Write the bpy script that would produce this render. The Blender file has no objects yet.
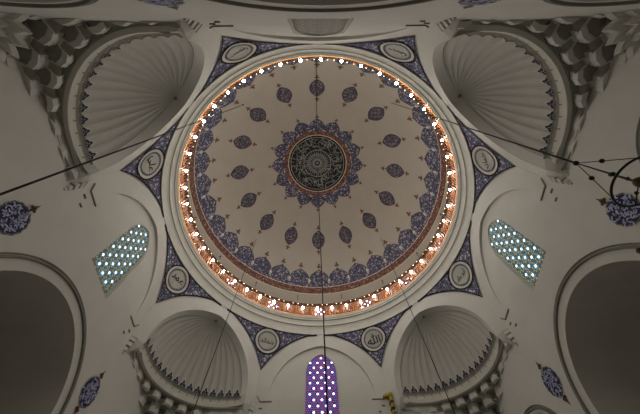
import bpy, math, random
from math import sin, cos, tan, pi, sqrt, radians as rad, atan2, hypot
from mathutils import Vector, Matrix
from mathutils.geometry import tessellate_polygon, delaunay_2d_cdt

scene = bpy.context.scene
COL = scene.collection
EYE = 1.6            # eye height above the carpet; heights below are measured from the eye and lifted at the end
W = 7.905            # half width of the square hall
random.seed(7)

# ------------------------------------------------------------------ materials
def lin(c):
    return tuple((x / 12.92 if x <= .04045 else ((x + .055) / 1.055) ** 2.4) for x in (v / 255 for v in c)) + (1,)

def mat(name, rgb, rough=.8, metal=0, emit=None, strength=0, noise=0, nscale=3, bump=0, bscale=20):
    m = bpy.data.materials.new(name); m.use_nodes = True
    nt = m.node_tree; b = nt.nodes['Principled BSDF']
    b.inputs['Base Color'].default_value = lin(rgb)
    b.inputs['Roughness'].default_value = rough
    b.inputs['Metallic'].default_value = metal
    b.inputs['Specular IOR Level'].default_value = .25
    if emit:
        b.inputs['Emission Color'].default_value = lin(emit)
        b.inputs['Emission Strength'].default_value = strength
    if noise or bump:
        tc = nt.nodes.new('ShaderNodeTexCoord')
    if noise:
        n = nt.nodes.new('ShaderNodeTexNoise'); n.inputs['Scale'].default_value = nscale; n.inputs['Detail'].default_value = 6
        nt.links.new(tc.outputs['Object'], n.inputs['Vector'])
        r = nt.nodes.new('ShaderNodeValToRGB'); c = lin(rgb)
        r.color_ramp.elements[0].position = .3; r.color_ramp.elements[1].position = .7
        r.color_ramp.elements[0].color = tuple(max(0, x * (1 - noise)) for x in c[:3]) + (1,)
        r.color_ramp.elements[1].color = tuple(min(1, x * (1 + noise)) for x in c[:3]) + (1,)
        nt.links.new(n.outputs['Fac'], r.inputs['Fac']); nt.links.new(r.outputs['Color'], b.inputs['Base Color'])
    if bump:
        n2 = nt.nodes.new('ShaderNodeTexNoise'); n2.inputs['Scale'].default_value = bscale
        nt.links.new(tc.outputs['Object'], n2.inputs['Vector'])
        bp = nt.nodes.new('ShaderNodeBump'); bp.inputs['Strength'].default_value = bump; bp.inputs['Distance'].default_value = .02
        nt.links.new(n2.outputs['Fac'], bp.inputs['Height']); nt.links.new(bp.outputs['Normal'], b.inputs['Normal'])
    return m

def floral(name, base, pale, dark, scale=6.5, dot=.2, line=.055):
    """painted arabesque: pale blossoms and dark tendrils on a coloured ground"""
    m = bpy.data.materials.new(name); m.use_nodes = True
    nt = m.node_tree; b = nt.nodes['Principled BSDF']; b.inputs['Roughness'].default_value = .75
    b.inputs['Specular IOR Level'].default_value = .2
    tc = nt.nodes.new('ShaderNodeTexCoord')
    wn = nt.nodes.new('ShaderNodeTexNoise'); wn.inputs['Scale'].default_value = 4
    mx = nt.nodes.new('ShaderNodeMix'); mx.data_type = 'VECTOR'; mx.inputs['Factor'].default_value = .06
    nt.links.new(tc.outputs['Object'], wn.inputs['Vector'])
    nt.links.new(tc.outputs['Object'], mx.inputs['A']); nt.links.new(wn.outputs['Color'], mx.inputs['B'])
    v1 = nt.nodes.new('ShaderNodeTexVoronoi'); v1.inputs['Scale'].default_value = scale
    v2 = nt.nodes.new('ShaderNodeTexVoronoi'); v2.feature = 'DISTANCE_TO_EDGE'; v2.inputs['Scale'].default_value = scale
    nt.links.new(mx.outputs['Result'], v1.inputs['Vector']); nt.links.new(mx.outputs['Result'], v2.inputs['Vector'])
    r1 = nt.nodes.new('ShaderNodeValToRGB'); e = r1.color_ramp.elements
    e[0].position = dot; e[0].color = lin(pale); e[1].position = dot + .12; e[1].color = lin(base)
    x = e.new(.75); x.color = lin(dark)
    r2 = nt.nodes.new('ShaderNodeValToRGB'); e = r2.color_ramp.elements
    e[0].position = line; e[0].color = (1, 1, 1, 1); e[1].position = line + .03; e[1].color = (0, 0, 0, 1)
    nt.links.new(v1.outputs['Distance'], r1.inputs['Fac']); nt.links.new(v2.outputs['Distance'], r2.inputs['Fac'])
    m2 = nt.nodes.new('ShaderNodeMix'); m2.data_type = 'RGBA'
    nt.links.new(r2.outputs['Color'], m2.inputs['Factor'])
    nt.links.new(r1.outputs['Color'], m2.inputs['A']); m2.inputs['B'].default_value = lin(tuple(int(.55 * p + .45 * q) for p, q in zip(pale, base)))
    nt.links.new(m2.outputs['Result'], b.inputs['Base Color'])
    return m

PLASTER = mat('plaster', (194, 192, 184), .85, noise=.035, nscale=1.3, bump=.05, bscale=9)
STONE = mat('pale_stone', (190, 188, 178), .8, noise=.05, nscale=2.5)
SHELLM = mat('shell_plaster', (182, 180, 172), .85, noise=.03, nscale=2)
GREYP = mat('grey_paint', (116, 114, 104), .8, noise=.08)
SOFFIT_SHADE = mat('soffit_shade_grey', (150, 148, 134), .85, noise=.08)  # occlusion shade of the muqarnas undersides, put into the base colour
LINEP = mat('dark_line_paint', (70, 68, 60), .8)
DOMEP = mat('dome_plaster', (160, 153, 141), .85, noise=.03, nscale=1.2)
DRUMP = mat('drum_plaster', (186, 174, 154), .85, noise=.03)
DADO = mat('brown_dado', (152, 108, 74), .7, noise=.15, nscale=5)
WOOD = mat('brown_wood', (92, 52, 30), .6, noise=.2, nscale=8)
WOODD = mat('dark_wood', (48, 28, 18), .6, noise=.2, nscale=8)
BLACK = mat('black_paint', (20, 19, 24), .7)
INK = mat('ink', (46, 48, 46), .8)
WHITE = mat('roundel_white', (196, 192, 180), .8, noise=.03)
ROUNDG = mat('roundel_grey', (172, 172, 162), .8, noise=.04)
BEAD = mat('roundel_bead_band', (84, 86, 100), .8)
BLUE = floral('blue_arabesque', (78, 78, 108), (190, 186, 194), (40, 40, 60), 6, .24, .03)
BLUED = floral('dome_blue_arabesque', (60, 62, 88), (172, 166, 168), (30, 30, 44), 6, .24, .03)
OVALM = floral('oval_arabesque', (76, 70, 84), (148, 138, 138), (34, 32, 40), 6.5, .2, .03)
RED = floral('red_brown_band', (104, 68, 58), (168, 136, 118), (58, 38, 38), 6.5, .2, .02)
EDGE = mat('dark_outline', (52, 48, 62), .8)
PALEL = mat('pale_line', (206, 186, 164), .8)
FINIAL = mat('brown_finial_paint', (100, 74, 58), .8)
ROSETTE = mat('pale_rosette', (186, 180, 176), .8)
DISC = mat('black_disc', (24, 26, 26), .7)
SILVER = mat('pale_script', (150, 150, 142), .8)
NAVY = mat('navy_tile', (30, 30, 70), .6)
CREST = mat('crest_paint', (48, 48, 66), .8)
LAV = mat('lavender_script', (176, 178, 206), .7)
CARTG = mat('cartouche_border', (128, 126, 124), .7)
PINK = mat('pink_finial', (132, 100, 86), .8)
GOLD = mat('gilding', (166, 146, 34), .45, .2)
IRON = mat('black_iron', (24, 22, 20), .45, .6)
BRASS = mat('dark_brass', (70, 56, 34), .4, .8)
CARPET = mat('carpet', (122, 116, 112), .95, noise=.15, nscale=5)
GLOBE = mat('lamp_glass', (255, 230, 190), .3, emit=(255, 250, 243), strength=190)
SMALLG = mat('small_lamp_glass', (255, 225, 180), .3, emit=(255, 214, 160), strength=2.5)
CHGLASS = mat('smoked_cup', (30, 28, 26), .4)
def glassm(n, c, s): return mat(n, c, .4, emit=c, strength=s)

# ------------------------------------------------------------------ mesh builder
class MB:
    def __init__(self): self.v = []; self.f = []; self.m = []; self.cur = 0
    def add(self, vs, fs, mi=None):
        b = len(self.v); self.v += [tuple(p) for p in vs]
        for q in fs: self.f.append(tuple(b + i for i in q)); self.m.append(self.cur if mi is None else mi)
    def grid(self, rows, closed=False, mi=None):
        n = len(rows[0]); vs = [p for r in rows for p in r]; fs = []
        for i in range(len(rows) - 1):
            for j in range(n if closed else n - 1):
                k = (j + 1) % n
                fs.append((i * n + j, i * n + k, (i + 1) * n + k, (i + 1) * n + j))
        self.add(vs, fs, mi)
    def poly(self, loops, f, mi=None):
        """filled 2D polygon with holes, mapped by f(x, y)"""
        if len(loops) > 1 or len(loops[0]) > 46:
            pv = [Vector(q) for l in loops for q in l]; pe = []; k = 0
            for l in loops: pe += [(k + i, k + (i + 1) % len(l)) for i in range(len(l))]; k += len(l)
            ov, _, of, _, _, _ = delaunay_2d_cdt(pv, pe, [], 0, 1e-6)
            keep = []
            for t in of:
                cx = sum(ov[i].x for i in t) / 3; cy = sum(ov[i].y for i in t) / 3; ins = False
                for l in loops:
                    for (xa, ya), (xb, yb) in zip(l, l[1:] + l[:1]):
                        if (ya > cy) != (yb > cy) and cx < (xb - xa) * (cy - ya) / (yb - ya) + xa: ins = not ins
                if ins: keep.append(tuple(t))
            self.add([f(v.x, v.y) for v in ov], keep, mi); return
        tr = tessellate_polygon([[Vector((x, y, 0)) for x, y in l] for l in loops])
        self.add([f(x, y) for l in loops for x, y in l], tr, mi)
    def tube(self, pts, r, n=8, cap=True, mi=None):
        pts = [Vector(p) for p in pts]; rings = []; rr = r if isinstance(r, (list, tuple)) else [r] * len(pts)
        for i, p in enumerate(pts):
            t = (pts[min(i + 1, len(pts) - 1)] - pts[max(i - 1, 0)]).normalized()
            u = t.cross(Vector((0, 0, 1)))
            if u.length < .05: u = t.cross(Vector((1, 0, 0)))
            u.normalize(); w = t.cross(u)
            rings.append([p + (u * cos(2 * pi * k / n) + w * sin(2 * pi * k / n)) * rr[i] for k in range(n)])
        self.grid(rings, True, mi)
        if cap: self.add(rings[0], [tuple(range(n))], mi); self.add(rings[-1], [tuple(range(n - 1, -1, -1))], mi)
    def lathe(self, prof, c=(0, 0), n=96, mi=None, a0=0, a1=None):
        rows = []
        for r, z in prof:
            if a1 is None: rows.append([(c[0] + r * cos(2 * pi * k / n), c[1] + r * sin(2 * pi * k / n), z) for k in range(n)])
            else: rows.append([(c[0] + r * cos(a0 + (a1 - a0) * k / n), c[1] + r * sin(a0 + (a1 - a0) * k / n), z) for k in range(n + 1)])
        self.grid(rows, a1 is None, mi)
    def box(self, f, x0, x1, y0, y1, z0, z1, mi=None):
        vs = [f(x, y, z) for x in (x0, x1) for y in (y0, y1) for z in (z0, z1)]
        self.add(vs, [(0, 1, 3, 2), (4, 6, 7, 5), (0, 4, 5, 1), (2, 3, 7, 6), (0, 2, 6, 4), (1, 5, 7, 3)], mi)
    def build(self, name, mats, parent=None, smooth=False):
        me = bpy.data.meshes.new(name); me.from_pydata(self.v, [], self.f)
        if not isinstance(mats, (list, tuple)): mats = [mats]
        for q in mats: me.materials.append(q)
        for p, k in zip(me.polygons, self.m): p.material_index = k; p.use_smooth = smooth
        me.update()
        o = bpy.data.objects.new(name, me); COL.objects.link(o)
        if parent: o.parent = parent
        return o

def empty(name, loc=(0, 0, 0)):
    o = bpy.data.objects.new(name, None); COL.objects.link(o); o.empty_display_size = .2
    o.location = loc
    return o
def tag(o, label, cat, group=None):
    o['label'] = label; o['category'] = cat
    if group: o['group'] = group
    return o
def struct(o, label=None):
    o['kind'] = 'structure'
    if label: o['label'] = label
    return o

ORD = ('first second third fourth fifth sixth seventh eighth ninth tenth eleventh twelfth thirteenth fourteenth fifteenth sixteenth seventeenth '
       'eighteenth nineteenth twentieth').split()
def ordinal(n):
    if n <= 20: return ORD[n - 1]
    t = {2: 'twenty', 3: 'thirty', 4: 'forty'}; d, u = divmod(n, 10)
    return {2: 'twentieth', 3: 'thirtieth', 4: 'fortieth'}[d] if u == 0 else t[d] + '-' + ORD[u - 1]

# ------------------------------------------------------------------ 2D shapes
def arc_half(c, r, z0, x0, n=20):
    """right half of a pointed arch from (x0, z) up to the crown at x = 0"""
    a0 = math.acos(min(1, (x0 + c) / r)); a1 = math.acos(c / r)
    return [(-c + r * cos(a0 + (a1 - a0) * i / n), z0 + r * sin(a0 + (a1 - a0) * i / n)) for i in range(n + 1)]
def arch(c, r, z0, x0, n=20):
    h = arc_half(c, r, z0, x0, n)
    return h + [(-x, z) for x, z in reversed(h[:-1])]      # right foot -> crown -> left foot
OUT = dict(c=.569, r=4.22, z0=9.7, x0=3.274)
OPEN = dict(c=.5, r=3.2, z0=9.9, x0=2.7)
REC = dict(c=.49, r=3.14, z0=9.9, x0=2.65)
def out_z(s): return 9.7 + sqrt(4.22 ** 2 - (abs(s) + .569) ** 2)
WIN_HW, WIN_B = .86, 8.85
WINARC = arch(.35, 1.21, 11.37, .86, 10)
def ellipse(a, b, n=40, cx=0, cy=0): return [(cx + a * cos(2 * pi * k / n), cy + b * sin(2 * pi * k / n)) for k in range(n)]
def ribbon(mb, pts, w, f, mi=None, taper=False):
    L, R = [], []; n = len(pts)
    for i, (x, y) in enumerate(pts):
        x0, y0 = pts[max(i - 1, 0)]; x1, y1 = pts[min(i + 1, n - 1)]
        dx, dy = x1 - x0, y1 - y0; l = hypot(dx, dy) or 1
        q = w * (1 if not taper else .35 + .65 * sin(pi * (i + .5) / n)) / 2
        L.append(f(x - dy / l * q, y + dx / l * q)); R.append(f(x + dy / l * q, y - dx / l * q))
    mb.grid([L, R], False, mi)
def trefoil(L, w):
    """small leaf finial along +y, from 0 to L"""
    w *= 1.2
    return [(-.02, 0), (-.02, .3 * L), (-w, .38 * L), (-w * .95, .5 * L), (-w * .35, .6 * L), (-w * .42, .78 * L), (0, L),
            (w * .42, .78 * L), (w * .35, .6 * L), (w * .95, .5 * L), (w, .38 * L), (.02, .3 * L), (.02, 0)]

# ------------------------------------------------------------------ frames
WALLS = [('right', 0), ('front', 90), ('left', 180), ('back', 270)]
def wf(a, depth=0):
    ca, sa = cos(rad(a)), sin(rad(a))
    return lambda s, z, d=0: (ca * (W + depth + d) - sa * s, sa * (W + depth + d) + ca * s, z)

# ------------------------------------------------------------------ floor, outer world
b = MB(); b.box(lambda x, y, z: (x, y, z), -12.5, 12.5, -12.5, 12.5, -EYE - .3, -EYE)
struct(b.build('floor', CARPET))

# ------------------------------------------------------------------ four walls
BIGC, BIGR = 4.95, 2.53
def circ_open(cx, r, zc, zb, n=28):
    return [(cx + r * cos(pi * i / n), zc + r * sin(pi * i / n)) for i in range(n + 1)] + [(cx - r, zb), (cx + r, zb)]
SIDE = [(-5.65, 5.7, 1.52), (5.65, 5.7, 1.52)]
palettes = {
    'front': (glassm('front_star_glass', (232, 236, 255), 2.6), glassm('front_blue_glass', (104, 104, 220), .62), glassm('front_red_glass', (214, 84, 116), .55), mat('front_lattice', (84, 66, 100), .8, emit=(70, 50, 96), strength=.16)),
    'left': (glassm('left_star_glass', (206, 236, 255), 1.9), glassm('left_cyan_glass', (104, 168, 186), .55), glassm('left_yellow_glass', (190, 176, 84), .4), mat('left_lattice', (128, 130, 126), .8, emit=(100, 112, 116), strength=.06)),
    'right': (glassm('right_star_glass', (206, 238, 255), 2.2), glassm('right_cyan_glass', (96, 170, 196), .62), glassm('right_yellow_glass', (206, 184, 70), .5), mat('right_lattice', (128, 130, 126), .8, emit=(100, 114, 122), strength=.08)),
    'back': (glassm('back_star_glass', (120, 122, 118), .1), mat('back_dark_glass', (70, 72, 74), .5), mat('back_grey_glass', (92, 92, 90), .5), mat('back_lattice', (178, 174, 164), .8)),
}
CLEAR = glassm('clear_grey_glass', (96, 112, 120), .14)
def inside_win(x, z, m=.05):
    if z < WIN_B + m: return False
    if z <= 11.37: return abs(x) < WIN_HW - m
    return (abs(x) + .35) ** 2 + (z - 11.37) ** 2 < (1.21 - m) ** 2
def hexa(cx, cy, r, n=6, ph=0): return [(cx + r * cos(2 * pi * (k + ph) / n), cy + r * sin(2 * pi * (k + ph) / n)) for k in range(n)]

for wi, (wn, a) in enumerate(WALLS):
    f = wf(a); m = MB()
    outer = [(-W, -EYE), (W, -EYE), (W, 10.0), (3.274, 10.0)] + arch(n=24, **OUT) + [(-3.274, 10.0), (-W, 10.0)]
    recess = [(-2.65, 9.9), (-WIN_HW, 9.9), (-WIN_HW, WIN_B), (WIN_HW, WIN_B), (WIN_HW, 9.9)] + arch(n=20, **REC)
    holes = [recess, circ_open(0, BIGR, BIGC, -EYE + .02)] + [circ_open(cx, r, zc, -EYE + .02, 20) for cx, zc, r in SIDE]
    m.poly([outer] + holes, lambda x, z: f(x, z))
    dep = lambda z: max(0, z - 9.9) * .04
    panel = [(-2.65, 9.9), (-WIN_HW, 9.9)] + list(reversed(WINARC)) + [(WIN_HW, 9.9)] + arch(n=20, **REC)
    m.poly([panel], lambda x, z: f(x, z, dep(z)))
    ra = arch(n=20, **REC)
    m.grid([[f(x, z) for x, z in ra], [f(x, z, dep(z)) for x, z in ra]])
    # window reveal
    wo = [(WIN_HW, WIN_B), (WIN_HW, 9.9)] + WINARC + [(-WIN_HW, 9.9), (-WIN_HW, WIN_B), (WIN_HW, WIN_B)]
    m.grid([[f(x, z, dep(z)) for x, z in wo], [f(x, z, .2) for x, z in wo]])
    # arch openings: deep plastered bays behind the wall
    for (cx, zc, r, d) in [(0, BIGC, BIGR, 4.2)] + [(c, z, r, .9) for c, z, r in SIDE]:
        lo = circ_open(cx, r, zc, -EYE + .02)
        m.grid([[f(x, z) for x, z in lo], [f(x, z, d) for x, z in lo]], True)
        m.poly([lo], lambda x, z: f(x, z, d))
    struct(m.build('wall_' + wn, PLASTER), 'plain plaster wall of the ' + wn + ' side with blind arch and window')
    # mouldings round the arches
    for (cx, zc, r) in [(0, BIGC, 2.88)] + [(c, z, r + .16) for c, z, r in SIDE]:
        m = MB()
        for (ra_, rb, h) in ((r - .05, r + .03, .06), (r + .05, r + .1, .035)):
            rows = []
            for (rr, dd) in ((ra_, .01), (ra_ + .01, -h), (rb - .01, -h), (rb, .01)):
                rows.append([f(x, z, dd) for x, z in [(cx + rr, -EYE)] + [(cx + rr * cos(pi * i / 40), zc + rr * sin(pi * i / 40)) for i in range(41)] + [(cx - rr, -EYE)]])
            m.grid(rows)
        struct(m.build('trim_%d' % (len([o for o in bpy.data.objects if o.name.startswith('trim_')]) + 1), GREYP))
    # stained glass window: plaster lattice with cells of glass, and a slim frame
    m = MB(); g = wf(a, .15)
    wl = [(WIN_HW, WIN_B)] + WINARC + [(-WIN_HW, WIN_B)]
    m.poly([wl], lambda x, z: g(x, z), 3)
    stars = []
    for j in range(-1, 13):
        for i in range(-3, 4):
            sx, sz = i * .4 + (j % 2) * .2, 12.25 - j * .3
            if inside_win(sx, sz, .06): stars.append((sx, sz)); m.poly([hexa(sx, sz, .062 if wn == 'front' else .06, 6, .5)], lambda x, z: g(x, z, -.014), 0)
    dz = .1
    sx_row = lambda z: abs(((12.25 - z) / .3 + .5) % 1 - .5) < .12
    for j in range(0, 38):
        for i in range(-10, 11):
            cx, cz = i * .1 + (j % 2) * .05, 12.45 - j * dz
            if not inside_win(cx, cz, .045): continue
            d = min([hypot(cx - sx, cz - sz) for sx, sz in stars] or [9])
            if d < .1: continue
            k = (1 if (sx_row(cz) or d < .13) else 2) if wn != 'front' else (2 if (i + 2 * j) % 3 == 0 else 1)
            if wn in ('left', 'right') and k == 2 and (i + j) % 2: k = 4
            m.poly([hexa(cx, cz, .036, 6, .5)], lambda x, z: g(x, z, -.01), k)
    pane = m.build('pane', list(palettes[wn]) + [CLEAR])
    m = MB()
    for (ww, d0, d1) in ((.05, .15, .06),):
        inner = [(x * (1 - ww / WIN_HW), z - (.04 if z > 11.4 else -ww if z < 8.9 else 0)) for x, z in wo]
        m.grid([[g(x, z, 0) for x, z in wo], [g(x, z, -.05) for x, z in wo], [g(x, z, -.05) for x, z in inner], [g(x, z, 0) for x, z in inner]])
    w_ = empty('window_%d' % (wi + 1), f(0, WIN_B, .15)); struct(w_, {'front': 'pointed stained glass window of purple and white stars', 'left': 'pointed lattice window of pale blue glass in the left wall', 'right': 'pointed lattice window of blue and yellow glass in the right wall', 'back': 'unlit grey lattice window in the back wall'}[wn])
    fr = m.build('window_frame', STONE, w_)
    for o in (pane, fr):
        o.parent = w_; o.matrix_parent_inverse = Matrix.Translation(-Vector(w_.location))

# ------------------------------------------------------------------ drum, cornice, dome
def r_pend(z):   # pendentive profile through the measured points
    (z0, r0), (z1, r1), (z2, r2) = (11.42, 8.55), (13.16, 8.24), (13.87, 7.95)
    return (r0 * (z - z1) * (z - z2) / ((z0 - z1) * (z0 - z2)) + r1 * (z - z0) * (z - z2) / ((z1 - z0) * (z1 - z2)) + r2 * (z - z0) * (z - z1) / ((z2 - z0) * (z2 - z1)))
def r_surf(ph, z):
    """pendentive radius at angle ph from the octagon corner: on the arch planes below, on the ring above"""
    a_ = sqrt(ph * ph + .0025 * min(1, max(0, (z - 11.5) / 1.2)))
    a_ = min(a_, rad(22.5)); z0 = out_z(min(W * tan(rad(22.5) - a_), 3.274)); t = max(0, min(1, (z - z0) / max(.02, 13.9 - z0)))
    rl = W / cos(rad(22.5) - a_) + .012
    return rl + (7.95 - rl) * t + .17 * 4 * t * (1 - t) * min(1, ((13.9 - z0) / 2.4)) ** 2
def pol(az, r, z): return (r * cos(az), r * sin(az), z)

m = MB()
for k in range(8):
    ac = rad(22.5 + 45 * k); rows = []
    cols = 40
    top, = [[]]
    for t in range(9):
        row = []
        for i in range(cols + 1):
            ph = rad(-22.5 + 45 * i / cols); s = W * tan(rad(22.5) - abs(ph))
            z0 = out_z(min(s, 3.274)) - .06; z = z0 + (13.9 - z0) * t / 8
            row.append(pol(ac + ph, r_surf(ph, z), z))
        rows.append(row)
    m.grid(rows)
struct(m.build('wall_pendentive_zone', PLASTER, smooth=True), 'plaster pendentive zone above the eight arches')

m = MB()
prof = [(7.97, 13.84), (7.89, 13.84), (7.89, 13.93), (7.87, 14.1), (7.83, 14.26), (7.79, 14.32), (7.79, 14.35), (7.86, 14.36), (7.86, 14.42), (7.76, 14.43), (7.76, 14.47), (7.74, 14.6), (7.70, 14.70), (7.68, 14.73), (7.73, 14.74), (7.73, 14.78), (7.64, 14.79), (7.63, 14.88), (7.60, 14.90), (7.58, 14.93), (7.58, 15.03), (7.62, 15.05), (8.27, 15.05)]
m.lathe(prof, n=192)
struct(m.build('trim_cornice', STONE), 'moulded stone ring cornice under the dome')
m = MB()
m.lathe([(8.27, 15.04), (8.27, 15.35)], n=192, mi=1)
for w in range(16):      # bays between window openings
    a0 = rad(90 + 22.5 * w) + .048; a1 = rad(90 + 22.5 * (w + 1)) - .048
    m.lathe([(8.27, 15.35), (8.27, 16.7)], n=10, a0=a0, a1=a1, mi=1)
    m.lathe([(8.27, 15.35), (8.42, 15.35)], n=4, a0=a0 - .096, a1=a0, mi=1); m.lathe([(8.27, 16.7), (8.42, 16.7)], n=4, a0=a0 - .096, a1=a0, mi=1)
    for q in (a0, a0 - .096):
        m.add([pol(q, 8.27, 15.35), pol(q, 8.42, 15.35), pol(q, 8.42, 16.7), pol(q, 8.27, 16.7)], [(0, 1, 2, 3)], 1)
m.lathe([(8.27, 16.7), (8.27, 16.95)], n=192, mi=0)
struct(m.build('wall_drum', [DRUMP, DADO]), 'low drum wall with small windows behind the gallery')
PW = glassm('drum_white_glass', (240, 238, 250), 5); PB = glassm('drum_blue_glass', (120, 110, 190), .7); PR = glassm('drum_rose_glass', (200, 110, 110), .6)
PLM = mat('drum_lattice', (60, 48, 60), .8)
for w in range(16):
    ac = rad(90 + 22.5 * w); m = MB()
    g = lambda x, z, d=0: pol(ac + x / 8.4, 8.4 - d, z)
    m.poly([[(-.41, 15.33), (.41, 15.33), (.41, 16.72), (-.41, 16.72)]], lambda x, z: g(x, z), 3)
    for j in range(6):
        for i in range(4):
            x, z = -.3 + .2 * i, 15.47 + .22 * j; odd = (i + j) % 2
            m.poly([hexa(x, z, .085 if not odd else .07, 6, .5)], lambda x, z: g(x, z, .012), 0 if not odd else (1 if j % 2 else 2))
    win = empty('window_%d' % (w + 5), pol(ac, 8.4, 15.33)); struct(win, 'small bright stained glass window in the drum')
    p_ = m.build('pane', [PW, PB, PR, PLM], win); p_.matrix_parent_inverse = Matrix.Translation(-Vector(win.location))

DC = (.02, -.08, 16.9); DR = 8.25
def dome_pt(az, el, off=0): return (DC[0] + (DR - off) * cos(el) * cos(az), DC[1] + (DR - off) * cos(el) * sin(az), DC[2] + (DR - off) * sin(el))
def dframe(az, el, off=.012, flip=1):
    """local metres (x along the ring, y towards the apex) on the dome"""
    def g(x, y, d=0):
        e = el + flip * y / DR
        return dome_pt(az + x / (DR * cos(e)), e, off + d)
    return g
m = MB()
rows = [[dome_pt(2 * pi * k / 192, e, 0) for k in range(192)] for e in [rad(q) for q in [-.5 + 90.3 * i / 64 for i in range(65)]]]
m.grid(rows, True)
dome = struct(m.build('ceiling', DOMEP, smooth=True), 'plastered hemispherical dome painted with blue medallions')
def ringband(name, e0, e1, mt, off=.012, n=192):
    m = MB(); m.grid([[dome_pt(2 * pi * k / n, rad(e0 + (e1 - e0) * i / 4), off) for k in range(n)] for i in range(5)], True)
    return m.build(name, mt, dome, smooth=True)
ringband('red_band', 7.3, 11.5, RED)
ringband('band_edge', 6.9, 7.3, PALEL); ringband('band_edge', 11.5, 11.85, PALEL)
ringband('blue_base_band', 11.85, 14.0, BLUED)
def palm_outline(hw, h):
    pts = [(-hw * .88, 0), (-hw * .86, .1 * h), (-hw * .94, .22 * h), (-hw * .98, .36 * h), (-hw * .93, .52 * h), (-hw * .78, .67 * h), (-hw * .52, .81 * h), (-hw * .22, .92 * h), (0, h)]
    return pts + [(-x, y) for x, y in reversed(pts[:-1])]
def grow(pts, k, cy): return [(x * k, cy + (y - cy) * k) for x, y in pts]
for i in range(32):
    g = dframe(rad(90 + 11.25 * i), rad(13.5), .016); m = MB()
    ol = palm_outline(.75, 1.36)
    m.poly([grow(ol, 1.05, .1)], lambda x, y: g(x, y), 1); m.poly([ol], lambda x, y: g(x, y, .012), 0)
    o = m.build('outer_palmette', [BLUED, EDGE], dome)
    m = MB(); m.poly([[(x, y + 1.38) for x, y in trefoil(.62, .17)]], lambda x, y: g(x, y, .012)); m.build('palmette_finial', FINIAL, o)
    g2 = dframe(rad(90 + 11.25 * (i + .5)), rad(16.0), .03)
    m = MB(); m.poly([[(-.12, 0), (-.1, .1), (0, .18), (.1, .1), (.12, 0), (.09, -.11), (-.09, -.11)]], lambda x, y: g2(x, y)); m.build('rosette', ROSETTE, o)
for i in range(16):
    az = rad(90 + 22.5 * i); g = dframe(az, rad(42.3), .014); m = MB()
    def ov(a, b_): return [(a * sin(t) * abs(sin(t)) ** .35, b_ * cos(t) * (1 + .06 * abs(cos(t)) ** 8)) for t in [2 * pi * q / 40 for q in range(40)]]
    m.poly([ov(.55, .80)], lambda x, y: g(x, y), 1); m.poly([ov(.49, .72)], lambda x, y: g(x, y, .01), 0)
    m.poly([ov(.24, .36), list(reversed(ov(.2, .31)))], lambda x, y: g(x, y, .02), 2)
    o = m.build('oval_ornament', [OVALM, EDGE, ROSETTE], dome)
    for s in (1, -1):
        m = MB(); m.poly([[(x, s * (y + .82)) for x, y in trefoil(.52, .15)]], lambda x, y: g(x, y, .01)); m.build('oval_finial', FINIAL, o)
    g = dframe(az, rad(69.6), .016, -1); m = MB(); ol = palm_outline(.62, 1.0)
    m.poly([grow(ol, 1.06, .1)], lambda x, y: g(x * cos(rad(69.6)) / cos(rad(69.6)), y), 1); m.poly([ol], lambda x, y: g(x, y, .012), 0)
    o = m.build('inner_palmette', [BLUED, EDGE], dome)
    m = MB(); m.poly([[(x, y + 1.0) for x, y in trefoil(.4, .13)]], lambda x, y: g(x, y, .012)); m.build('palmette_finial', FINIAL, o)
ringband('inner_red_ring', 69.7, 72.4, RED, .03)
ringband('ring_edge', 69.3, 69.7, PALEL, .034); ringband('ring_edge', 72.4, 72.8, PALEL, .034)
# black calligraphy disc
m = MB(); rows = [[dome_pt(2 * pi * k / 96, rad(72.8 + (90 - 72.8) * i / 8 - .01), .03) for k in range(96)] for i in range(9)]
m.grid(rows, True); disc = m.build('calligraphy_disc', DISC, dome, smooth=True)
def flat_disc(x, y, d=0):
    r = hypot(x, y); return dome_pt(atan2(y, x), pi / 2 - r / DR, .045 + d)
m = MB(); rnd = random.Random(3)
for k in range(32):
    t = 2 * pi * k / 32
    ribbon(m, [(cos(t) * r, sin(t) * r) for r in (.22, .5, .9)], .03, flat_disc)
    ribbon(m, [(cos(t + .1) * r, sin(t + .1) * r) for r in (.62, .8, 1.12)], .04, flat_disc, taper=True)
for R_, w_ in ((.36, .03), (1.18, .045), (2.3, .04)):
    ribbon(m, [(R_ * cos(2 * pi * k / 96), R_ * sin(2 * pi * k / 96)) for k in range(97)], w_, flat_disc)
m.poly([ellipse(.1, .1, 16)], flat_disc)
def scribble(m, cx, cy, size, w, f, rnd, mi=None):
    t = rnd.random() * 2 * pi; k = (rnd.random() - .5) * 9 / size; x, y = cx, cy; pts = []
    for _ in range(9):
        pts.append((x, y)); x += cos(t) * size / 8; y += sin(t) * size / 8; t += k * size / 8
    ribbon(m, pts, w, f, mi, True)
for k in range(170):
    t = 2 * pi * k / 170 + rnd.random() * .03; r = 1.3 + .9 * ((k * .618) % 1)
    scribble(m, r * cos(t), r * sin(t), .5 + .3 * rnd.random(), .03, flat_disc, rnd)
m.build('calligraphy_script', SILVER, disc)

# cable running down the dome shell from the hub to the gallery
m = MB(); m.tube([dome_pt(rad(269.6), rad(q), .05) for q in range(2, 73, 2)], .018, 6)
tag(m.build('cable', IRON), 'thin dark cable clipped to the dome above the top oval ornament', 'cable')

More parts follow.
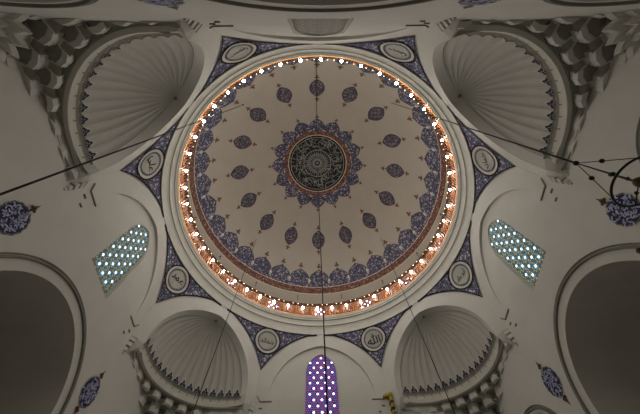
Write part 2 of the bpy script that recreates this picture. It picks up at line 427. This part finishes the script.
# ------------------------------------------------------------------ gallery railing and lamps
rl = tag(empty('gallery_railing', (0, 0, 15.05)), 'brown wooden ring railing of the gallery below the dome', 'railing')
def rpart(mb, name, mt, sm=False):
    o = mb.build(name, mt, rl, sm); o.matrix_parent_inverse = Matrix.Translation((0, 0, -15.05)); return o
m = MB(); m.lathe([(7.60, 15.05), (7.60, 15.17), (7.70, 15.17), (7.70, 15.05)], n=192); rpart(m, 'base_rail', WOOD)
m = MB(); m.lathe([(7.58, 16.12), (7.56, 16.2), (7.60, 16.26), (7.74, 16.26), (7.76, 16.2), (7.74, 16.12), (7.58, 16.12)], n=192); rpart(m, 'top_rail', WOODD)
m = MB(); m.lathe([(7.545, 15.07), (7.56, 15.055), (7.575, 15.07), (7.56, 15.085), (7.545, 15.07)], n=192)
tag(m.build('rope_light', mat('rope_light', (255, 190, 120), .5, emit=(255, 176, 96), strength=.75)), 'thin glowing orange rope light along the gallery lip', 'light')
pit = 2 * pi * 7.65 / 288
comb = [(-3 * pit + .05, 15.17), (3 * pit - .05, 15.17), (3 * pit - .05, 15.22)]
for k in (2, 1, 0, -1, -2):
    comb += [(k * pit + .02, 15.22), (k * pit + .02, 15.3), (k * pit + .032, 15.36), (k * pit + .032, 15.72), (k * pit + .02, 15.78), (k * pit + .02, 16.13),
             (k * pit - .02, 16.13), (k * pit - .02, 15.78), (k * pit - .032, 15.72), (k * pit - .032, 15.36), (k * pit - .02, 15.3), (k * pit - .02, 15.22)]
comb += [(-3 * pit + .05, 15.22)]
ctri = tessellate_polygon([[Vector((x, z, 0)) for x, z in comb]]); nc = len(comb)
for i in range(48):
    az = 2 * pi * (i + .5) / 48; m = MB()
    m.add([pol(az + x / 7.65, 7.65 + y, z) for y in (-.03, .03) for x, z in comb],
          [tuple(t) for t in ctri] + [tuple(nc + q for q in reversed(t)) for t in ctri] + [(q, (q + 1) % nc, nc + (q + 1) % nc, nc + q) for q in range(nc)])
    rpart(m, 'slat_panel', WOOD)
m = MB()
for i in range(48):
    if i: m = MB()
    az = 2 * pi * (i + .0) / 48
    g = lambda x, y, z: pol(az + x / 7.65, 7.65 + y, z)
    m.box(g, -.045, .045, -.045, .045, 15.05, 16.3); rpart(m, 'post', WOODD)

def sphere(m, c, r, n=10, k=7, sz=1.0, mi=None):
    rows = [[(c[0] + r * sin(pi * i / k) * cos(2 * pi * j / n), c[1] + r * sin(pi * i / k) * sin(2 * pi * j / n), c[2] - r * sz * cos(pi * i / k)) for j in range(n)] for i in range(k + 1)]
    m.grid(rows, True, mi)
def make_lamp(name, R_, mt):
    root = empty(name); mb = MB(); sphere(mb, (0, 0, 0), R_, 12, 8, 1.15 if R_ < .05 else 1.9); mb.build('globe', mt, root, True)
    mb = MB(); mb.tube([(0, 0, -R_ * 2.1), (0, 0, -R_ * 1.0)], [R_ * .4, R_ * .5], 8)
    mb.tube([(0, 0, -R_ * 1.7), (.05, 0, -R_ * 1.9), (.13, 0, -R_ * 1.9)], .015, 6)
    mb.build('holder', BRASS, root); return root
def copy_tree(o, parent=None):
    c = o.copy(); COL.objects.link(c)
    if parent: c.parent = parent
    for ch in list(o.children): copy_tree(ch, c)
    return c
big = small = None
for i in range(48):          # clockwise in the picture from the topmost lamp: azimuth 270 then decreasing x... (image y runs to +y)
    az = rad(270 + 1.2 + 7.5 * i)
    o = make_lamp('globe_lamp', .064, GLOBE) if big is None else copy_tree(big); big = big or o
    o.location = pol(az, 7.47, 15.66); o.rotation_euler = (0, 0, az)
    tag(o, 'large glowing globe lamp at the dome top' if i == 0 else '%s large glowing globe lamp clockwise from the topmost one on the gallery ring' % ordinal(i + 1), 'lamp', 'large globe lamps round the gallery')
    if i == 0: o['label'] = 'topmost large glowing globe lamp on the gallery ring'
    for j in (1, 2):
        az2 = az + rad(2.5 * j)
        s = make_lamp('small_bulb', .028, SMALLG) if small is None else copy_tree(small); small = small or s
        s.location = pol(az2, 7.5, 16.04); s.rotation_euler = (0, 0, az2)
        tag(s, '%s of two small bulbs clockwise after the %slarge globe lamp on the gallery' % (ORD[j - 1], 'topmost ' if i == 0 else ordinal(i + 1) + ' '), 'bulb', 'small bulbs between the globe lamps')
for i in range(16):
    az = rad(90 + 22.5 * (i + .5)); m = MB()
    m.tube([(0, 0, 0), (-.16, 0, .02), (-.2, 0, -.1), (-.19, 0, -.36), (-.12, 0, -.42)], .022, 6)
    o = m.build('iron_hook', IRON); o.location = pol(az, 8.27, 17.36 - .1); o.rotation_euler = (0, 0, az)
    o.location = dome_pt(az, rad(4.2), .0)
    n_ = (i + 8) % 16 + 1
    tag(o, 'small black iron hook on pale drum band, %s clockwise from the top' % ordinal(n_), 'hook', 'iron hooks above the gallery')

# ------------------------------------------------------------------ pendentive panels with roundels
CLOCK = {22.5: ('lower right', 'right wall'), 67.5: ('bottom right', 'front wall'), 112.5: ('bottom left', 'front wall'), 157.5: ('lower left', 'left wall'),
         202.5: ('upper left', 'left wall'), 247.5: ('top left', 'back wall'), 292.5: ('top right', 'back wall'), 337.5: ('upper right', 'right wall')}
HOUR = {22.5: 'four', 67.5: 'five', 112.5: 'seven', 157.5: 'eight', 202.5: 'ten', 247.5: 'eleven', 292.5: 'one', 337.5: 'two'}
SCRIPT = {67.5: '\uFDF2', 112.5: '\uFDF4', 22.5: '\uFEAE\uFEDC\uFE91 \uFEEE\uFE91\uFE83', 157.5: '\uFEAE\uFEE4\uFECB', 337.5: '\uFEE5\uFE8E\uFEE4\uFE9C\uFECB',
          202.5: '\uFEF2\uFEE0\uFECB', 292.5: '\uFEE6\uFEB4\uFEA3', 247.5: '\uFEE6\uFEF4\uFEB4\uFEA3'}
def text_mesh(body):
    c = bpy.data.curves.new('t', 'FONT'); c.body = body; c.offset = .014; o = bpy.data.objects.new('t', c); COL.objects.link(o)
    dg = bpy.context.evaluated_depsgraph_get(); dg.update()
    me = o.evaluated_get(dg).to_mesh(); vs = [tuple(v.co) for v in me.vertices]; fs = [tuple(p.vertices) for p in me.polygons]
    o.evaluated_get(dg).to_mesh_clear(); bpy.data.objects.remove(o); bpy.data.curves.remove(c)
    return vs, fs
for k in range(8):
    deg = 22.5 + 45 * k; ac = rad(deg)
    root = tag(empty('pendentive_panel', pol(ac, 8.5, 11.5)), 'blue floral pendentive panel at %s o\'clock round the dome ring' % HOUR[deg], 'panel', 'pendentive panels round the dome')
    inv = Matrix.Translation(-Vector(root.location))
    def part(mb, name, mt, sm=False, par=None):
        o = mb.build(name, mt, par or root, sm)
        o.matrix_parent_inverse = inv if not par else Matrix.Identity(4)
        return o
    cols = 48
    def zlow(ph, mg): return out_z(min(W * tan(rad(22.5) - abs(ph)), 3.274)) + mg
    ZT = 13.86
    m = MB(); rows = []
    for t in range(13):
        row = []
        for i in range(cols + 1):
            ph = rad(-21.5 + 43 * i / cols); z0 = min(zlow(ph, .04), ZT - .03); z = z0 + (ZT - .03 - z0) * t / 12
            row.append(pol(ac + ph, r_surf(ph, z) - .02, z))
        rows.append(row)
    m.grid(rows); part(m, 'floral_field', BLUE, True)
    m = MB()
    phs = [rad(-21 + 42 * i / 64) for i in range(65)]
    lo = [(ph, min(zlow(ph, .09), ZT - .06)) for ph in phs]
    m.grid([[pol(ac + ph, r_surf(ph, z) - .035, z) for ph, z in lo], [pol(ac + ph, r_surf(ph, z - .11) - .035, z - .11) for ph, z in lo]])
    m.grid([[pol(ac + ph, r_surf(ph, ZT) - .035, ZT) for ph in phs], [pol(ac + ph, r_surf(ph, ZT - .07) - .035, ZT - .07) for ph in phs]])
    # the two upright corner edges meet in the lower tip
    part(m, 'black_border', BLACK)
    # roundel
    zc = 13.1
    def disc_f(x, y, d=0):
        z = zc + y * .96; return pol(ac - x / 8.24, r_surf(-x / 8.24, z) - .05 - d, z)
    m = MB(); R0 = .80
    def ringshape(mb, ra_, rb_, d, mi): mb.grid([[disc_f(r * cos(2 * pi * q / 64), r * sin(2 * pi * q / 64), d) for q in range(64)] for r in (ra_, rb_)], True, mi)
    for i in range(8): ringshape(m, .001 + (.72 - .001) * i / 8, .001 + (.72 - .001) * (i + 1) / 8, 0, 0)
    ringshape(m, .72, .80, .012, 1)
    for q in range(44):
        t = 2 * pi * q / 44; m.poly([hexa(.56 * cos(t), .56 * sin(t), .042, 6)], lambda x, y: disc_f(x, y, .012), 2)
    ringshape(m, .495, .52, .012, 2)
    for i in range(4): ringshape(m, .12 * i + .001, .12 * (i + 1) + .001, .01, 3)
    rd = part(m, 'roundel', [WHITE, BLACK, BEAD, ROUNDG])
    vs, fs = text_mesh(SCRIPT[deg])
    x0, x1 = min(v[0] for v in vs), max(v[0] for v in vs); y0, y1 = min(v[1] for v in vs), max(v[1] for v in vs)
    sc_ = min(.80 / (x1 - x0), .66 / (y1 - y0))
    m = MB(); m.add([disc_f((v[0] - (x0 + x1) / 2) * sc_, (v[1] - (y0 + y1) / 2) * sc_, .03) for v in vs], fs)
    part(m, 'calligraphy', INK, par=rd)

# ------------------------------------------------------------------ ribbed half domes in the four corners
CNAME = {45: ('bottom right', 'front'), 135: ('bottom left', 'front'), 225: ('top left', 'back'), 315: ('top right', 'back')}
q2 = sqrt(.5); KF, KB = W, W + .40
C0, RR = 4.72, 3.06
def rim_path():
    """plan of the shell rim in the first quadrant, from the right wall to the other wall"""
    pts = [(7.79, 4.0), (7.80, 4.2), (7.79, 4.45)]
    for i in range(0, 61): pts.append((C0 + RR * cos(pi / 2 * i / 60), C0 + RR * sin(pi / 2 * i / 60)))
    return pts + [(4.45, 7.79), (4.2, 7.80), (4.0, 7.79)]
def resample(pts, n):
    L = [0]
    for p, q in zip(pts, pts[1:]): L.append(L[-1] + hypot(q[0] - p[0], q[1] - p[1]))
    out = []; j = 0
    for i in range(n + 1):
        d = L[-1] * i / n
        while j < len(L) - 2 and L[j + 1] < d: j += 1
        t = (d - L[j]) / max(1e-9, L[j + 1] - L[j]); out.append((pts[j][0] + (pts[j + 1][0] - pts[j][0]) * t, pts[j][1] + (pts[j + 1][1] - pts[j][1]) * t))
    return out
NF, PER = 16, 12
RIM = resample(rim_path(), NF * PER)
def rim_n(i):
    a_, b_ = RIM[max(i - 1, 0)], RIM[min(i + 1, len(RIM) - 1)]
    dx, dy = b_[0] - a_[0], b_[1] - a_[1]; l = hypot(dx, dy); return (-dy / l, dx / l)     # points inward
OX = (KB + .03) * q2; ZR, ZP = 9.85, 13.02
for deg in (45, 135, 225, 315):
    rot = rad(deg - 45); cr, sr = cos(rot), sin(rot)
    Q = lambda x, y, z: (cr * x - sr * y, sr * x + cr * y, z)
    base = Q(5.6, 5.6, 9.3)
    place, wl = CNAME[deg]
    root = tag(empty('half_dome', base), 'ribbed shell half dome over a muqarnas corner, %s of the dome ring' % place, 'half dome', 'ribbed corner half domes')
    inv = Matrix.Translation(-Vector(base))
    def part(mb, name, mt, sm=False, par=None):
        o = mb.build(name, mt, par or root, sm); o.matrix_parent_inverse = inv if not par else Matrix.Identity(4); return o
    D = lambda s, z, k: Q(q2 * k - q2 * s, q2 * k + q2 * s, z)
    clampD = lambda s, z, k: Q(min(q2 * k - q2 * s, 7.83) if z < 10.2 else q2 * k - q2 * s, min(q2 * k + q2 * s, 7.83) if z < 10.2 else q2 * k + q2 * s, z)
    # arch band and soffit
    m = MB()
    oa = arch(n=24, **OUT); ia = arch(n=24, **OPEN)
    m.poly([[(3.274, 9.45)] + oa + [(-3.274, 9.45), (-2.7, 9.45)] + list(reversed(ia)) + [(2.7, 9.45)]], lambda s, z: D(s, z, KF))
    sof = [(2.7, 9.45)] + ia + [(-2.7, 9.45)]
    SHELL_END = []
    for k_, (s_, z_) in enumerate(ia):
        n_, p_ = RIM[-1 if s_ > 0 else 0], rim_n(len(RIM) - 1 if s_ > 0 else 0)
        px, py = n_[0] + p_[0] * .13, n_[1] + p_[1] * .13; gx = abs(s_) / 2.7; hz = (z_ - ia[0][1]) / (ia[24][1] - ia[0][1])
        SHELL_END.append(Q(OX + (px - OX) * gx, OX + (py - OX) * gx, ZR + (ZP - ZR) * hz))
    m.grid([[D(s, z, KF) for s, z in sof], [clampD(s, z, KF + .02) for s, z in sof], [clampD(s, z, KB) for s, z in sof[:1]] + SHELL_END + [clampD(s, z, KB) for s, z in sof[-1:]]])
    part(m, 'arch', PLASTER)
    # fluted shell
    m = MB(); prof = []
    ah = arc_half(.5, 3.2, 9.9, 2.699, 26); zlo, zhi = ah[0][1], ah[-1][1]; xs = ah[0][0]
    for x, z in ah: prof.append((x / xs, (z - zlo) / (zhi - zlo)))
    rows = []
    for gx, hz in prof:
        row = []
        for i, (x, y) in enumerate(RIM):
            nx, ny = rim_n(i); fl = abs(sin(pi * i / PER)); e = .13 * (1 - fl) ** 1.4
            px, py = x + nx * e, y + ny * e
            row.append(Q(OX + (px - OX) * gx, OX + (py - OX) * gx, ZR + (ZP - ZR) * hz))
        rows.append(row)
    m.grid(rows); part(m, 'ribbed_shell', SHELLM, True)
    m = MB(); sphere(m, Q(OX - .03, OX - .03, ZP - .03), .07, 10, 6); part(m, 'crown_boss', GREYP, True)
    # cornice under the shell
    m = MB(); rows = []
    for off, z, sc_ in ((-.02, 9.86, 0), (.10, 9.86, .05), (.12, 9.82, .06), (.10, 9.76, .05), (.05, 9.74, 0), (.05, 9.60, 0), (.09, 9.55, 0), (.09, 9.36, 0), (-.05, 9.36, 0)):
        row = []
        for i, (x, y) in enumerate(RIM):
            nx, ny = rim_n(i); e = off + sc_ * (1 - abs(sin(pi * i / PER)))
            row.append(Q(x + nx * e, y + ny * e, z))
        rows.append(row)
    rows = [[(lambda v: Q(7.74, 3.5, v))(r_[0][2])] + r_ + [Q(3.5, 7.74, r_[0][2])] for r_ in rows]
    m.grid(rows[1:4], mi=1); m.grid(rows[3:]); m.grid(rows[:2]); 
    for i in range(PER // 2, len(RIM), PER):        # short painted dashes between the cornice cells
        nx, ny = rim_n(i); x, y = RIM[i]; tx, ty = ny, -nx
        for d in (-.02, .02): pass
        m.add([Q(x + nx * .055 + tx * s, y + ny * .055 + ty * s, z) for s, z in ((-.02, 9.6), (.02, 9.6), (.02, 9.73), (-.02, 9.73))], [(0, 1, 2, 3)], 1)
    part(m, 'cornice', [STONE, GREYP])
    # crest of upright palmettes, one per flute
    for k in range(NF):
        i = k * PER + PER // 2; x, y = RIM[i]; nx, ny = rim_n(i); tx, ty = ny, -nx
        h = lambda s, z: Q(x + nx * (.06 - .10 * (z - 9.86) * 0) + tx * s, y + ny * .06 + ty * s, z)
        h2 = lambda s, z: Q(x + nx * .075 + tx * s, y + ny * .075 + ty * s, z)
        m = MB()
        ol = [(u * 1.4, v * 1.4) for u, v in [(-.13, 0), (-.15, .09), (-.11, .17), (-.06, .2), (-.05, .27), (0, .37), (.05, .27), (.06, .2), (.11, .17), (.15, .09), (.13, 0)]]
        m.poly([[(a_, 9.86 + b_) for a_, b_ in ol]], h, 0)
        m.poly([[(a_ * .72, 9.88 + b_ * .74) for a_, b_ in ol]], h2, 1)
        h3 = lambda s, z: Q(x + nx * .09 + tx * s, y + ny * .09 + ty * s, z)
        for cx, cz in ((0, 9.96), (-.05, 9.92), (.05, 9.92), (0, 10.05)): m.poly([hexa(cx, cz, .018)], h3, 0)
        part(m, 'crest_palmette', [WHITE, CREST])
    # muqarnas: stepped rows of zigzag cells down into the corner
    LIM = 7.895
    cl = lambda x, y: (min(x, LIM), min(y, LIM))
    NC = 10; FR = ((0, -1), (.29, -1.4), (.58, -1), (.66, 1), (.92, 1))
    def curve(R_, amp, ph):
        out = []
        for c_ in range(NC):
            for fr, dv in FR:
                t = rad(-16 + 122 * (c_ + fr + .5 * ph - .29) / NC); r_ = R_ + amp * dv; out.append((C0 + r_ * cos(t), C0 + r_ * sin(t), t))
        return out
    def flat(R_, like): return [(C0 + R_ * cos(t), C0 + R_ * sin(t), t) for _, _, t in like]
    cv = [None, curve(3.36, .15, 0), curve(3.70, .15, 1), curve(4.04, .14, 0)]
    zs = [9.37, 9.04, 8.70, 8.36]
    def drop_flush(m):
        keep = []
        for q, k in zip(m.f, m.m):
            loc = [(abs(cr * m.v[i][0] + sr * m.v[i][1]), abs(-sr * m.v[i][0] + cr * m.v[i][1])) for i in q]
            if all(p[0] > LIM - 1e-4 for p in loc) or all(p[1] > LIM - 1e-4 for p in loc): continue
            keep.append((q, k))
        used = sorted({i for q, _ in keep for i in q}); ix = {i: n for n, i in enumerate(used)}
        m.v = [m.v[i] for i in used]; m.f = [tuple(ix[i] for i in q) for q, _ in keep]; m.m = [k for _, k in keep]
    for t in range(3):
        m = MB()
        nx_ = cv[t + 1]; off = lambda c_, d_: [(x + d_ * cos(b_), y + d_ * sin(b_), b_) for x, y, b_ in c_]
        ring = lambda c_, z: [Q(*cl(x, y), z) for x, y, b_ in c_]
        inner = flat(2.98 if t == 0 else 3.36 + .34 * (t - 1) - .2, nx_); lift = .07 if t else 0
        m.grid([ring(inner, zs[t] + lift), ring(nx_, zs[t] + lift)], mi=1)                 # flat soffits, darker colour stands in for occlusion shade
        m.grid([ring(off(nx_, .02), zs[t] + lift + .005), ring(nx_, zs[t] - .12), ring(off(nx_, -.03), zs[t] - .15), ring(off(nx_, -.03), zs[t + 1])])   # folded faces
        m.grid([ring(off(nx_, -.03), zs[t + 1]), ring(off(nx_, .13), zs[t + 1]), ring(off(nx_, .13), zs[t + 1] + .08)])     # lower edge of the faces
        drop_flush(m); part(m, 'muqarnas_row', [PLASTER, SOFFIT_SHADE])
    m = MB()
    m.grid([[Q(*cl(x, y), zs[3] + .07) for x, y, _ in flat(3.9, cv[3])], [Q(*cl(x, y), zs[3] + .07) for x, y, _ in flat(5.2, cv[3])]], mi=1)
    # folded star corbel in the very corner
    rows = []
    for rr, z in ((.86, zs[3] - .02), (.8, zs[3] - .16), (.58, zs[3] - .22), (.58, zs[3] - .4), (.3, zs[3] - .5), (.04, zs[3] - .85)):
        row = []
        for j in range(17):
            t = pi + pi / 2 * j / 16; r_ = rr * (1 + (.16 if j % 4 == 0 else -.1 if j % 4 == 2 else 0))
            row.append(Q(LIM + r_ * cos(t), LIM + r_ * sin(t), z - (.05 if j % 4 == 2 else 0)))
        rows.append(row)
    m.grid(rows); part(m, 'corner_corbel', [PLASTER, SOFFIT_SHADE])
    # stepped corbels at the two feet of the arch, with a thin string moulding on the wall
    for sgn in (1, -1):
        P = (lambda x, y, z: Q(x, y, z)) if sgn > 0 else (lambda x, y, z: Q(y, x, z))      # x along the wall, y out of the room
        m = MB()
        cap = [P(3.25, 7.905, 9.46), P(3.68, 7.49, 9.46), P(4.15, 7.905, 9.46), P(3.62, 7.905, 8.9), P(3.66, 7.62, 9.2)]
        m.add(cap, [(0, 1, 2), (0, 1, 4), (1, 2, 4), (0, 4, 3), (4, 2, 3)], 0)
        for n_, (w_, d_, z0, z1, k) in enumerate(((.34, .36, 9.45, 9.62, 0), (.30, .30, 9.28, 9.45, 0), (.24, .24, 9.22, 9.28, 1), (.24, .24, 9.05, 9.22, 0), (.17, .16, 8.99, 9.05, 1), (.16, .15, 8.84, 8.99, 0), (.09, .08, 8.72, 8.84, 0))):
            xc = 3.42
            vs = [P(xc + u * w_ * .6, 7.9 - v * d_ * .6, z) for z in (z0, z1) for u, v in ((-1, 0), (-.5, .5), (0, 1), (.5, .5), (1, 0))]
            m.add(vs, [(j, j + 1, j + 6, j + 5) for j in range(4)] + [(0, 1, 2, 3, 4), (9, 8, 7, 6, 5)], k)
        for s0, s1, z0, z1 in ((3.2, 3.02, 10.0, 9.72), (3.02, 2.45, 9.72, 9.72), (3.02, 2.86, 9.4, 9.4), (2.8, 2.66, 9.12, 9.12), (3.95, 3.8, 9.2, 9.2)):
            dx, dz = s1 - s0, z1 - z0; l = hypot(dx, dz); ex, ez = -dz / l * .022, dx / l * .022
            vs = [P(a_, 7.9 - d, c_) for d in (0, .03) for a_, c_ in ((s0 + ex, z0 + ez), (s1 + ex, z1 + ez), (s1 - ex, z1 - ez), (s0 - ex, z0 - ez))]
            m.add(vs, [(0, 1, 2, 3), (4, 7, 6, 5), (0, 4, 5, 1), (2, 6, 7, 3), (1, 5, 6, 2), (0, 3, 7, 4)], 1)
        o = part(m, 'foot_corbel', [PLASTER, GREYP])
        if deg == 45 and sgn > 0:
            m = MB()
            for (w_, d_, z0, z1, k) in ((.15, .40, 9.72, 9.84, 0), (.1, .36, 9.48, 9.72, 0), (.13, .34, 9.38, 9.48, 1), (.1, .32, 9.2, 9.38, 0), (.13, .28, 9.12, 9.2, 1), (.1, .2, 8.98, 9.12, 0)):
                xc = 3.34
                vs = [P(xc + u * w_ * .8, 7.9 - v * d_ * .8, z) for z in (z0, z1) for u, v in ((-1, 0), (-.7, .9), (0, 1.05), (.7, .9), (1, 0))]
                m.add(vs, [(j, j + 1, j + 6, j + 5) for j in range(4)] + [(0, 1, 2, 3, 4), (9, 8, 7, 6, 5)], k)
            m.box(lambda x, y, z: P(x, y, z), 3.0, 3.25, 7.72, 7.9, 9.75, 9.82, 0)
            gc = part(m, 'gilded_corbel', [GOLD, WOODD]); gc['label'] = 'gilded corbel at the arch foot'

# ------------------------------------------------------------------ painted cartouches on the walls
def cart_label(wn, s):
    return {('left', 1): 'slim navy cartouche at far upper left wall', ('left', 0): ''}
CARTS = {('left', 3.25): 'round navy calligraphy cartouche on the left wall, under the left iron wire',
         ('left', -3.2): 'slim navy calligraphy cartouche low on the left, below the left lattice window',
         ('right', -3.25): 'round navy calligraphy cartouche on the right wall, behind the chandelier ring',
         ('right', 3.2): 'slim navy calligraphy cartouche low on the right, beside the right dark arch',
         ('back', -3.2): 'navy calligraphy cartouche cut by the picture top, above the top left shell',
         ('back', 3.2): 'navy calligraphy cartouche cut by the picture top, above the top right shell'}
rnd = random.Random(11)
for (wn, s0), lab in CARTS.items():
    a = dict(WALLS)[wn]; f = wf(a); zc = 6.99
    root = tag(empty('wall_cartouche', f(s0, zc)), lab, 'cartouche', 'calligraphy cartouches on the walls')
    inv = Matrix.Translation(-Vector(root.location))
    def part(mb, name, mt):
        o = mb.build(name, mt, root); o.matrix_parent_inverse = inv; return o
    def scal(k, n=96): return [((.43 * k + .012 * cos(14 * t)) * cos(t), (.475 * k + .012 * cos(14 * t)) * sin(t)) for t in [2 * pi * q / n for q in range(n)]]
    m = MB(); m.poly([scal(1.0)], lambda x, y: f(s0 + x, zc + y, -.012), 0); m.poly([scal(.96)], lambda x, y: f(s0 + x, zc + y, -.016), 2); m.poly([scal(.92)], lambda x, y: f(s0 + x, zc + y, -.02), 1)
    part(m, 'cartouche_field', [LINEP, NAVY, CARTG])
    m = MB(); g = lambda x, y: f(s0 + x, zc + y, -.03)
    for k in range(62):
        r = .36 * sqrt((k + .5) / 62); t = k * 2.39996
        x, y = r * cos(t), r * sin(t) * 1.08
        scribble(m, x, y, .13 + .06 * rnd.random(), .042, g, rnd)
    part(m, 'script', LAV)
    for sg in (1, -1):
        m = MB()
        for off, r_ in (((0, .64), .07), ((-.07, .58), .055), ((.07, .58), .055), ((0, .55), .05)):
            m.poly([ellipse(r_, r_, 14, off[0], off[1] * sg)], lambda x, y: f(s0 + x, zc + y, -.014), 0)
            m.poly([ellipse(r_ * .45, r_ * .45, 8, off[0], off[1] * sg)], lambda x, y: f(s0 + x, zc + y, -.02), 1)
        m.poly([[(-.025, .46 * sg), (.025, .46 * sg), (.02, .55 * sg), (-.02, .55 * sg)]], lambda x, y: f(s0 + x, zc + y, -.016), 1)
        m.poly([[(-.03, .69 * sg), (.03, .69 * sg), (.0, .84 * sg)]], lambda x, y: f(s0 + x, zc + y, -.016), 1)
        part(m, 'cartouche_finial', [PINK, WOODD])

# ------------------------------------------------------------------ hanging wires and chandeliers
def chandelier(name, x, y, zk):
    root = empty(name, (x, y, zk)); R_, zr = .42, -1.22
    m = MB(); sphere(m, (0, 0, 0), .05, 10, 8, 1.2); m.tube([(0, 0, 0), (0, 0, .25)], .018, 6); m.build('top_knob', IRON, root, True)
    m = MB(); m.tube([(0, 0, 0), (0, 0, zr)], .012, 6); sphere(m, (0, 0, -.78), .042, 10, 6); m.build('centre_rod', IRON, root, True)
    m = MB(); sphere(m, (0, 0, zr - .02), .085, 12, 8, 1.2); m.tube([(0, 0, zr - .1), (0, 0, zr - .28)], [.04, .005], 8); m.build('hub', BRASS, root, True)
    m = MB(); n = 64; rows = []
    for k in range(n):
        t = 2 * pi * k / n
        rows.append([((R_ + .017 * cos(2 * pi * q / 8)) * cos(t), (R_ + .017 * cos(2 * pi * q / 8)) * sin(t), zr + .022 * sin(2 * pi * q / 8)) for q in range(8)])
    rows.append(rows[0]); m.grid(rows, True); m.build('ring', IRON, root, True)
    for t in (rad(248), rad(138), rad(20)):
        ex, ey = R_ * cos(t), R_ * sin(t)
        m = MB(); m.tube([(0, 0, 0), (ex, ey, zr)], .008, 6); sphere(m, (ex * .47, ey * .47, zr * .47), .042, 10, 6, 1.1); m.build('chain', IRON, root, True)
    for t in (rad(195), rad(315), rad(75)):
        m = MB(); m.tube([(0, 0, zr), (R_ * cos(t), R_ * sin(t), zr)], .01, 6); sphere(m, (.2 * cos(t), .2 * sin(t), zr + .01), .032, 8, 6); m.build('arm', IRON, root, True)
    m = MB(); m.tube([(0, 0, zr - .2), (0, 0, -2.1), (.02, .1, -2.3), (.05, .6, -2.35), (-.02, .86, -2.2), (-.12, .93, -1.9), (-.15, .94, -1.74), (-.15, .94, -1.71)], [.012, .014, .02, .03, .05, .058, .05, .02], 10)
    m.build('curved_lamp_arm', IRON, root, True)
    return root
spots = [('right', (5.05, -5.19, 20.97), (4.96, -4.87, 5.62)), ('left', (-4.95, -5.14, 20.92), (-5.0, -4.78, 2.6)), ('front left', (-4.99, 5.09, 20.93), (-5.0, 5.28, 5.0)), ('front right', (5.01, 5.09, 21.1), (5.0, 5.28, 5.0))]
WL = {'right': 'black iron wire running from the dome to the chandelier at right', 'left': 'black iron wire crossing the top left shell to the picture edge',
      'front left': 'black iron wire crossing the bottom left shell', 'front right': 'black iron wire crossing the bottom right shell'}
for nm, A, B in spots:
    m = MB(); m.tube([A, B], [.017, .022], 8); m.tube([(A[0] * 1.003, A[1] * 1.003, A[2] + .05), A], [.06, .03], 8)
    tag(m.build('hanging_wire', IRON), WL[nm], 'wire', 'hanging wires')
    if nm == 'right':
        tag(chandelier('chandelier', *B), 'black iron ring chandelier cut by the right edge of the picture', 'chandelier')
m = MB(); m.tube([(0, 0, 25.12), (0, 0, 2.2)], [.016, .02], 8); sphere(m, (0, 0, 25.08), .07, 10, 6)
tag(m.build('hanging_wire', IRON), 'black iron wire dropping from the dome centre across the front window', 'wire', 'hanging wires')

# ------------------------------------------------------------------ light
def point(name, loc, e, col, r=.4):
    l = bpy.data.lights.new(name, 'POINT'); l.energy = e; l.color = col; l.shadow_soft_size = r
    o = bpy.data.objects.new(name, l); o.location = loc; COL.objects.link(o); return o
for x, y in ((5, -4.9), (-5, -4.9), (5, 5.2), (-5, 5.2)):
    point('chandelier_light', (x, y, 3.6), 28, (1, .96, .88), .5)
point('chandelier_light', (0, 0, 2.4), 45, (1, .96, .88), .8)
wd = bpy.data.worlds.new('World'); scene.world = wd; wd.use_nodes = True
wd.node_tree.nodes['Background'].inputs['Color'].default_value = (.5, .6, .8, 1); wd.node_tree.nodes['Background'].inputs['Strength'].default_value = .0

# ------------------------------------------------------------------ camera (eye standing on the carpet, tilted up)
f_px, tilt, roll, dx, d, yaw = 295.115, rad(22.410), rad(-2.8486), .012888, .42137, rad(2.28515)
e = pi / 2 - tilt
def cam_vec(u, v, w):      # right, down, forward in the untilted frame -> world
    D = Vector((u, w * cos(e) + v * sin(e), w * sin(e) - v * cos(e)))
    c, s = cos(-yaw), sin(-yaw); return Vector((c * D.x - s * D.y, s * D.x + c * D.y, D.z))
c, s = cos(-roll), sin(-roll)
right = cam_vec(c, s, 0); down = cam_vec(-s, c, 0); fwd = cam_vec(0, 0, 1)
cam = bpy.data.cameras.new('Camera'); cam.sensor_width = 36; cam.lens = f_px / 640 * 36; cam.clip_start = .05; cam.clip_end = 200
co = bpy.data.objects.new('Camera', cam); COL.objects.link(co); scene.camera = co
M3 = Matrix((right, -down, -fwd)).transposed().to_4x4(); M3.translation = Vector((-dx * 15, -d * 15, 0)); co.matrix_world = M3

# lift everything so that the carpet lies at zero
bpy.context.view_layer.update()
for o in COL.objects:
    if o.parent is None: o.location.z += EYE

vs = scene.view_settings
vs.view_transform = 'Standard'; vs.look = 'None'; vs.gamma = 1; vs.use_curve_mapping = False; vs.exposure = -.05
scene.cycles.use_denoising = True
scene.cycles.max_bounces = 8; scene.cycles.diffuse_bounces = 5
scene.cycles.sample_clamp_indirect = 6
